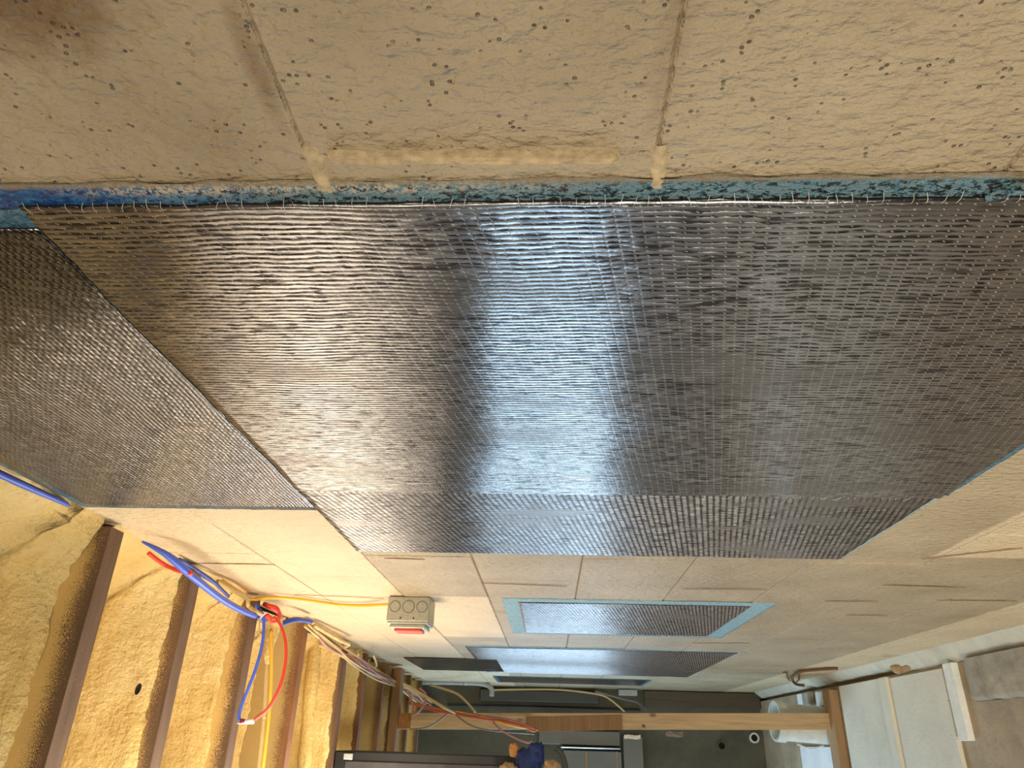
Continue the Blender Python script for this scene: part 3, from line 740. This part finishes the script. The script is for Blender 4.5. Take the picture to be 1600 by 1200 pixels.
# rusty hook and small wire hooks on the wall
v, f = tube([A(1309, 1044, Y=.005), A(1280, 1046, Y=.008), A(1252, 1049, Y=.010), A(1240, 1055, Y=.014), A(1238, 1062, Y=.020), A(1244, 1069, Y=.026), A(1257, 1071, Y=.03)], .0065, 8, 6)
o = obj('wall_hook', v, f, MT['rust'], None, True, loc=v[0]); tag(o, 'rusty bent rod hook low on the far wall', 'hook')
for lab, P in (('thin wire hook just left of the rusty rod hook', [(1224, 1051), (1229, 1051), (1230, 1058), (1234, 1064)]), ('tiny curved wire inside the bend of the rusty hook', [(1247, 1052), (1249, 1058), (1247, 1064), (1243, 1066)])):
    v, f = tube([A(x, y, Y=.006) for x, y in P], .0028, 6, 4); o = obj('wire_hook', v, f, MT['rust'], None, True, loc=v[0]); tag(o, lab, 'hook')

# ------------------------------------------------------------ end wall fittings
XW = XEND - .003
def panel(name, label, cat, px0, px1, depth, mat, parent=None, X=XW, **k):
    a = at(*px0, X=X); b = at(*px1, X=X)
    y0, y1 = sorted((a.y, b.y)); z0, z1 = sorted((a.z, b.z)); y0 = max(y0, .004); z0 = max(z0, .002)
    o = fixn(obj(name, *box((X - depth, y0, z0), (X, y1, z1), .003), MT[mat], parent, loc=None if parent else (X, y0, z0)))
    if not parent: tag(o, label, cat)
    return o
panel('dark_band', 'dark brown band for the shaded strip low across the end wall', 'board', (1005, 1074), (1238, 1110), .03, 'brown_shade')  # shade on the end wall, built as a dark brown slab
panel('wall_duct', 'long dark grey duct high on the end wall below the conduit', 'duct', (752, 1078), (935, 1100), .06, 'grey_dark')
panel('dark_band', 'black strip under the long grey duct', 'board', (700, 1101), (1000, 1111), .04, 'black')
r = thing('metal_cabinet', 'grey metal cabinet on the end wall with a bright top rail', 'cabinet', at(870, 1150, X=XW))
panel('door', '', '', (842, 1140), (968, 1166), .05, 'grey_panel', r)
o = panel('rail', '', '', (876, 1166), (968, 1171), .075, 'chrome', r); o['label'] = 'bright metal rail'
panel('body', '', '', (880, 1172), (972, 1225), .04, 'grey_panel', r)
panel('divider', '', '', (914, 1174), (918, 1225), .045, 'plate', r); panel('divider', '', '', (962, 1174), (966, 1225), .045, 'plate', r)
panel('duct_riser', 'flat grey metal riser beside the cabinet on the end wall', 'duct', (972, 1150), (1006, 1225), .05, 'grey_panel')
for lab, q, ro, ri, m in (('dark open pipe hole in the end wall', (1127, 1165), .026, .019, 'endwall'), ('pale plastic pipe sleeve in the end wall nearest the floor', (1178, 1153), .028, .019, 'pvc')):
    c_ = at(*q, X=XW); r = thing('pipe_sleeve', lab, 'pipe', c_)
    obj('collar', *ring(c_ + Vector((-.014, 0, 0)), (1, 0, 0), ro, ri, .016), MT[m], r); obj('opening', *cyl(c_ + Vector((-.003, 0, 0)), (1, 0, 0), ri, .003, 20), MT['dark'], r)
# grey conduit elbow on the wall end
Xc = 4.45
r = thing('conduit_elbow', 'pale grey conduit running down the far wall and turning out in an elbow', 'conduit', at(660, 1066, X=Xc))
obj('pipe', *tube([A(655, 1066, X=Xc), A(700, 1066, X=Xc), A(740, 1067, X=Xc), A(760, 1070, X=Xc), A(768, 1077, X=Xc), A(768, 1088, X=Xc)], .014, 12, 6), MT['conduit'], r, True)
obj('coupling', *tube([A(724, 1066, X=Xc), A(730, 1066, X=Xc)], .018, 12, 2), MT['conduit'], r, True)
cable('olive cable sagging across the corner under the conduit', [A(672, 1070, X=4.3), A(710, 1082, X=4.2), A(728, 1096, X=4.1), A(742, 1112, X=3.9)], .006, 'tan')
cable('yellowish cable strung along the end wall above the duct', [A(770, 1078, X=4.6), A(820, 1077, X=4.6), A(880, 1078, X=4.6), A(935, 1085, X=4.6), A(955, 1094, X=4.6), A(976, 1112, X=4.6)], .005, 'tan')
cable('grey cable looping from the bracket over the bare stud', [A(930, 1080, X=4.5), A(975, 1092, X=4.4), A(998, 1098, X=4.2), A(1008, 1112, X=3.9), A(1006, 1136, X=3.48)], .006, 'greyw')
panel('grey_bracket', 'small blue grey bracket at the far corner above the bare stud', 'bracket', (965, 1078), (994, 1088), .08, 'conduit')
for lab, a, b, m in (('crumpled white plastic scrap hanging under the stud', (975, 1148), (1001, 1155), 'pvc'), ('grey cloth scrap hanging under the stud, right of the white one', (1040, 1143), (1068, 1152), 'greyw')):
    pa = at(*a, X=3.545); pb = at(*b, X=3.545); V = []; Fs = []
    for i in range(9):
        for j in range(5):
            V.append((3.545 + .010 * nz(i * .9, j * .8, 2), pa.y + (pb.y - pa.y) * (j / 4) + .006 * nz(i * .7, 3), pa.z + (pb.z - pa.z) * i / 8))
    for i in range(8):
        for j in range(4): Fs.append((i * 5 + j, i * 5 + j + 1, (i + 1) * 5 + j + 1, (i + 1) * 5 + j))
    nV = len(V); V += [(x + .004, y, z_) for x, y, z_ in V]; Fs += [tuple(q + nV for q in f_[::-1]) for f_ in Fs]
    o = obj('hanging_scrap', V, Fs, MT[m], None, True, loc=pa); tag(o, lab, 'scrap')
# black box hung below the joists
r = thing('black_cabinet', 'long black metal box hanging below the joists at the bottom of the photo', 'cabinet', (2.6, .345, ZO + .12))
fixn(obj('shell', *box((2.62, .343, ZO + .10), (2.80, .40, ZO + .699), .004), MT['black'], r))
fixn(obj('face_plate', *box((2.612, .372, ZO + .13), (2.62, .396, ZO + .66), .002), MT['black2'], r))
fixn(obj('latch', *box((2.604, .350, ZO + .635), (2.612, .368, ZO + .665), .002), MT['chrome'], r))
# blue bundle tied at its lower end
r = thing('tool_bundle', 'blue cloth wrapped bundle with rounded tan ends beside the black box', 'bundle', at(830, 1190, X=2.5))
def blob(name, px, rr, mat, seed, sx=1, sy=1, sz=1, X=2.52, ex=.75):
    c_ = at(*px, X=X); V = []; Fs = []; a, b = 20, 16
    for i in range(b + 1):
        for j in range(a):
            th = math.pi * i / b; ph = 2 * math.pi * j / a
            sp = lambda t: math.copysign(abs(t) ** ex, t)
            d = Vector((sp(math.sin(th)) * sp(math.cos(ph)) * sx, sp(math.sin(th)) * sp(math.sin(ph)) * sy, sp(math.cos(th)) * sz)); k = 1 + .35 * nz(d.x * 3 + seed, d.y * 3, d.z * 5)
            V.append(c_ + d * rr * k)
    for i in range(b):
        for j in range(a): Fs.append((i * a + j, i * a + (j + 1) % a, (i + 1) * a + (j + 1) % a, (i + 1) * a + j))
    return fixn(obj(name, V, Fs, MT[mat], r, True))
blob('cloth_wrap', (826, 1200), .046, 'bluecloth', 1, .9, 1.15, .85, ex=.5)
blob('cloth_fold', (838, 1178), .024, 'bluecloth', 4, .8, 1.3, 1.0, 2.50, ex=.6)
o = blob('tan_end', (862, 1206), .032, 'skin', 7, 1, 1, .8, 2.49); o = blob('tan_end', (794, 1210), .032, 'skin', 9, 1, 1, .8, 2.49)
o = blob('tie', (803, 1172), .013, 'ochre', 12, .8, 1.5, 1.1, 2.5); o['label'] = 'ochre tie'
v, f = tube([A(868, 1168, X=2.6), A(877, 1178, X=2.6), A(883, 1195, X=2.6), A(886, 1225, X=2.6)], .009, 8, 6)
o = obj('curved_pipe', v, f, MT['grey_dark'], None, True, loc=v[0]); tag(o, 'dark curved metal tube right of the blue bundle', 'tube')
